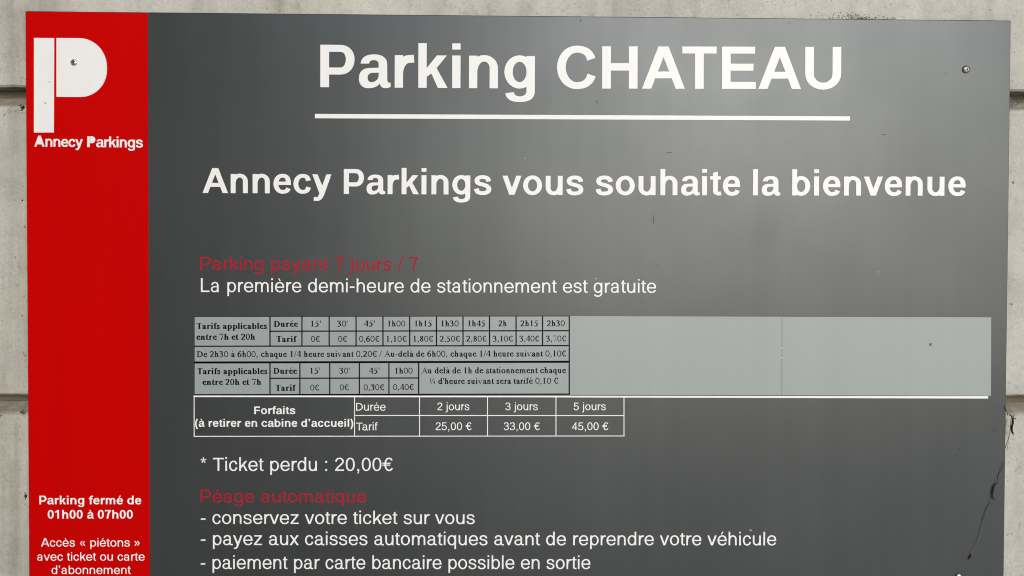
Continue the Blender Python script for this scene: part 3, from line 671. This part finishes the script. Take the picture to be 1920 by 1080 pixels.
# screws through the sheet
def screw(px, py, r, y, washer=True, turn=.4):
    x, z = at(px, py, y); NR, NA = 22, 64; V = [(x, y-r*.55, z)]; F = []
    for i in range(1, NR+1):
        rr = r*i/NR
        for k in range(NA):
            a = math.tau*k/NA; h = r*.55*math.sqrt(max(0, 1-(rr/r)**2*.97))
            c, s_ = rr*math.cos(a-turn), rr*math.sin(a-turn)
            wdt = r*.17
            if (abs(c) < wdt and abs(s_) < r*.58) or (abs(s_) < wdt and abs(c) < r*.58): h -= r*.42*(1-rr/r*.9)
            V.append((x+rr*math.cos(a), y-h, z+rr*math.sin(a)))
    V[0] = (x, y-r*.18, z)
    for k in range(NA): F.append((0, 1+(k+1) % NA, 1+k))
    for i in range(NR-1):
        for k in range(NA):
            a = 1+i*NA+k; b = 1+i*NA+(k+1) % NA; F.append((a, b, b+NA, a+NA))
    s = obj('screw', V, F, STEEL, sign, smooth=True); s.data.materials.append(MARK)
    for p in s.data.polygons:
        dx, dz = p.center.x-x, p.center.z-z; ca, sa = math.cos(-turn), math.sin(-turn); u_, v_ = dx*ca-dz*sa, dx*sa+dz*ca
        if (abs(u_) < r*.19 and abs(v_) < r*.56) or (abs(v_) < r*.19 and abs(u_) < r*.56): p.material_index = 1
    if washer:
        V = []; F = []
        for rr, yy in ((r*1.28, y), (r*1.28, y-r*.14), (r*1.18, y-r*.2), (r*.7, y-r*.2)):
            V += [(x-r*.1+rr*math.cos(math.tau*k/48), yy, z+rr*math.sin(math.tau*k/48)) for k in range(48)]
        for j in range(3):
            for k in range(48): a = j*48+k; b = j*48+(k+1) % 48; F.append((a, b, b+48, a+48))
        obj('washer', V, F, WASH, s)
    return s
screw(138.7, 117.2, .0041, -.0006, False, .5)
screw(1811.5, 130.3, .0037, 0.0, True, .2)
screw(1797.5, 1081, .0034, 0.0, True, .9)

# scratches and marks on the sheet
def ribbon(pts, w, mat, y, name, parent):
    P = [Vector(at(*p)) for p in pts]; V = []; F = []
    for i, p in enumerate(P):
        d = (P[min(i+1, len(P)-1)]-P[max(i-1, 0)]).normalized(); n = Vector((-d.y, d.x))
        f = math.sin(math.pi*(i+.35)/(len(P)-.3)); ww = w*CAM_SC/2*max(f, .15)
        V += [(p.x-n.x*ww, y, p.y-n.y*ww), (p.x+n.x*ww, y, p.y+n.y*ww)]
    for i in range(len(P)-1): F.append((2*i, 2*i+2, 2*i+3, 2*i+1))
    return obj(name, V, F, mat, parent)
ribbon([(902, 408), (897, 425), (893, 440), (889, 452)], .9, SCR, -.00002, 'scratch', sign)
ribbon([(887, 458), (882, 474), (879, 487), (877, 497)], 1.5, SCR, -.00002, 'scratch', sign)
ribbon([(858, 560), (856, 568), (855, 573)], 1.0, SCR, -.00002, 'scratch', sign)
ribbon([(854.5, 579), (853, 585), (852.5, 590)], 1.4, SCR, -.00002, 'scratch', sign)
ribbon([(1225, 403), (1224.6, 411), (1225.2, 419)], 1.5, MARK, -.00003, 'grime_mark', sign)
ribbon([(1477, 43.2), (1482, 43.5)], 1.8, MARK, -.00003, 'grime_mark', sign)
ribbon([(1249, 286.6), (1255, 286), (1261, 286)], 1.0, MARK, -.00003, 'grime_mark', sign)
ribbon([(1653, 252.6), (1657, 252.2), (1660, 252.4)], 1.1, MARK, -.00003, 'grime_mark', sign)
ribbon([(1860, 807.5), (1865, 807), (1870, 807.4)], 1.0, MARK, -.00003, 'grime_mark', sign)
ribbon([(1770, 137.5), (1776, 138)], 1.3, SCR, -.00003, 'scratch', sign)
ribbon([(1405, 993.8), (1408, 994), (1410, 994.4)], 1.4, WHITE, -.00003, 'scratch', sign)
def fleck(px, py, r, mat, y, name='grime_mark', parent=sign, h=.0004):
    x, z = at(px, py, y); n = 7; V = [(x, y-h, z)]
    for k in range(n):
        a = math.tau*k/n; q = r*CAM_SC*random.uniform(.6, 1.2); V.append((x+q*math.cos(a), y, z+q*math.sin(a)))
    return obj(name, V, [(0, 1+(k+1) % n, 1+k) for k in range(n)], mat, parent)
for px, py, r in ((1088.5, 38.6, 1.6), (1232.5, 496.6, 1.3), (1798.5, 841.5, 1.4), (1790.8, 855, 1.4), (1119, 191, 1.4), (1120.5, 193.5, 1.0), (1671, 875, 1.0), (1532, 673.5, 1.1), (1108, 62, .8), (1117.5, 522.6, 1.1)):
    fleck(px, py, r, MARK if py != 522.6 else WHITE, -.00005)
for dx, dy, r in ((0, 0, 2.2), (2, -2.5, 1.2), (-2.5, 2, 1.1), (-3.2, -2.2, .8), (2.5, 1.5, 1.1)): fleck(1745+dx, 646+dy, r, MARK, -.00042)
for y0, y1 in ((651, 653.5), (669.5, 671.5)): ribbon([(1466, y0), (1466, (y0+y1)/2), (1466, y1)], 2.2, WHITE, -.00041, 'scratch', sign)
for px, py in ((153, 38), (84, 641.5), (57.5, 753.5), (157, 726), (60, 692)): fleck(px, py, .9, REDINK, -.00031)
for px, py, r in ((93, 153.4, 1.5), (85, 193.5, 2.4), (75, 134, 1.0)): fleck(px, py, r, PALE, -.00061)

# ------------------------------------------------------------- growth and litter on the wall
def specks(name, label, clumps, seed):
    rnd = random.Random(seed); V = []; F = []; me = bpy.data.meshes.new(name); mi = []
    for cx, cy, sx, sy, n, r0, dark in clumps:
        for _ in range(n):
            px, py = rnd.gauss(cx, sx), cy-abs(rnd.gauss(0, sy)) if sy > 0 else cy+rnd.gauss(0, -sy)
            x, z = at(px, py, FACE); r = r0*CAM_SC*rnd.uniform(.35, 1.15); b = len(V); k = rnd.choice((5, 6, 7)); h = r*rnd.uniform(.4, .9)
            V.append((x, FACE-h, z)); a0 = rnd.random()*6
            for i in range(k):
                a = a0+math.tau*i/k; q = r*rnd.uniform(.5, 1.3); V.append((x+q*math.cos(a), FACE+.0002, z+q*math.sin(a)))
            for i in range(k): F.append((b, b+1+(i+1) % k, b+1+i)); mi.append(0 if rnd.random() < dark else 1)
    me.from_pydata(V, [], F); me.materials.append(GRIT); me.materials.append(GRITL)
    for p, m in zip(me.polygons, mi): p.material_index = m
    o = bpy.data.objects.new(name, me); COL.objects.link(o); o['kind'] = 'stuff'; o['label'] = label; o['category'] = 'lichen'
    return o
specks('lichen', 'dark crusty lichen on the wall above the upper right edge of the sign',
       [(1592, 36, 22, 6, 150, 1.6, .62), (1618, 37, 10, 4, 60, 1.6, .8), (1650, 37, 16, 3.5, 60, 1.4, .7), (1570, 34, 30, 10, 50, .9, .5), (1680, 37, 20, 3, 22, 1.2, .6), (1800, 39, 26, 3, 18, 1.0, .6), (1545, 34, 14, 3, 20, 1.0, .6)], 3)
specks('lichen', 'black spots of growth on the wall along the left edge of the sign',
       [(42, 203, 3, -4.5, 22, 2.0, .9), (33, 209, 5, -3, 12, 1.5, .8), (22, 213, 3, -3, 6, 1.3, .9), (8, 216, 2, -2, 3, 1.5, 1), (41, 375, 1, -1, 4, 2, 1), (46.5, 425, 1, -1, 5, 2, 1), (29, 482.5, .5, -.5, 2, 1.4, 1), (45.5, 555, .8, -1.5, 4, 1.8, 1),
        (43, 660, 2, -3, 9, 1.4, .9), (46.5, 672, 1.5, -6, 10, 1.4, .9), (42, 772, 2.2, -3, 12, 2.0, .8), (47.5, 930, 1.6, -4, 14, 2.2, 1), (2, 782, 2, -2, 3, 1.6, 1), (25, 900, 1, -1, 2, 1.2, 1)], 5)
specks('lichen', 'small dark specks on the wall right of the sign',
       [(1904, 193, 8, -5, 46, 1.0, .75), (1898, 150, 1, -6, 8, 1.2, .9), (1908, 177, 8, -6, 40, .9, .6), (1896, 1002, .7, -.7, 2, 1.5, 1), (1909, 64, 3, -1, 5, 1.0, .8), (1899, 712, .6, -4, 5, .9, 1), (1914, 816, 1, -3, 5, 1.0, 1), (1905, 784, 1.6, -2, 5, 1.0, 1)], 9)

def tube(pts, radii, k=6):
    V = []; F = []; n = len(pts)
    for i, p in enumerate(pts):
        d = (pts[min(i+1, n-1)]-pts[max(i-1, 0)]).normalized(); u = d.cross(Vector((0, 1, 0))).normalized(); v = d.cross(u)
        for j in range(k):
            a = math.tau*j/k; V.append(p+(u*math.cos(a)+v*math.sin(a))*radii[i])
    for i in range(n-1):
        for j in range(k): a = i*k+j; b = i*k+(j+1) % k; F.append((a, b, b+k, a+k))
    F += [tuple(range(k)), tuple((n-1)*k+j for j in range(k))[::-1]]
    return V, F
def strand(pts, r, mat, parent, name, y0=-.004, y1=None, jit=.0):
    """smooth strand through photo points, hanging just in front of the sheet"""
    n = 6; y1 = y0 if y1 is None else y1; P = []
    q = [pts[0]]+list(pts)+[pts[-1]]
    for i in range(1, len(q)-2):
        for k in range(n):
            t = k/n; P.append(tuple(.5*(2*q[i][c]+(q[i+1][c]-q[i-1][c])*t+(2*q[i-1][c]-5*q[i][c]+4*q[i+1][c]-q[i+2][c])*t*t+(3*q[i][c]-q[i-1][c]-3*q[i+1][c]+q[i+2][c])*t**3) for c in (0, 1)))
    P.append(pts[-1]); L = []; m = len(P)
    for i, (a, b) in enumerate(P):
        y = y0+(y1-y0)*i/(m-1); x, z = at(a+random.uniform(-jit, jit), b+random.uniform(-jit, jit), y); L.append(Vector((x, y, z)))
    rr = [r*CAM_SC*(.45+.55*math.sin(math.pi*min(1, (i+.6)/m)))*random.uniform(.85, 1.15) for i in range(m)]
    V, F = tube(L, rr); return obj(name, V, F, mat, parent)
web = thing('cobweb', 'dangling cobweb strand with dark plant bits over the right edge of sign', 'cobweb')
strand([(1894.5, 785), (1893, 812), (1884, 842), (1879, 862), (1872, 890), (1869.5, 905)], .50, TWIG, web, 'thread', .004, -.0016)
strand([(1894, 812), (1890, 830), (1888, 848)], .32, SILK, web, 'thread', .004, .004)
strand([(1880, 868), (1883, 874), (1880, 882), (1873.5, 892)], .45, SILK, web, 'thread', -.001, -.0014)
strand([(1879, 862), (1884, 868), (1878, 884)], .3, SILK, web, 'thread', -.001, -.0014)
strand([(1861, 934), (1852, 951), (1846, 965), (1840, 990), (1834, 1013), (1826, 1028), (1818, 1044)], .45, SILK, web, 'thread', -.0016, -.0010)
strand([(1858, 940), (1851, 952), (1846, 966), (1842, 978)], .50, TWIG, web, 'thread', -.0016, -.0014)
strand([(1870.5, 905), (1865, 910), (1862, 920), (1861, 931), (1865.5, 936.5)], 1.55, TWIG, web, 'twig', -.0018)
strand([(1821, 1039), (1819, 1044), (1816.5, 1049)], 1.5, TWIG, web, 'twig', -.0012)
strand([(1892, 777), (1897, 781), (1899, 792), (1897, 806), (1898.5, 814)], 1.7, TWIG, web, 'twig', .002, .002, .4)
strand([(1901, 776), (1900, 788), (1896, 800), (1893.5, 806)], 1.0, TWIG, web, 'twig', .003, .003, .4)
strand([(1893.5, 806), (1899, 810), (1900, 816)], 1.0, TWIG, web, 'twig', .003, .003, .4)
strand([(1883.5, 762), (1887, 770), (1890, 780)], .8, TWIG, web, 'twig', -.002, .001)
strand([(1897, 790), (1894.5, 800), (1899, 806), (1895, 812)], .7, TWIG, web, 'twig', .001, .001, .6)
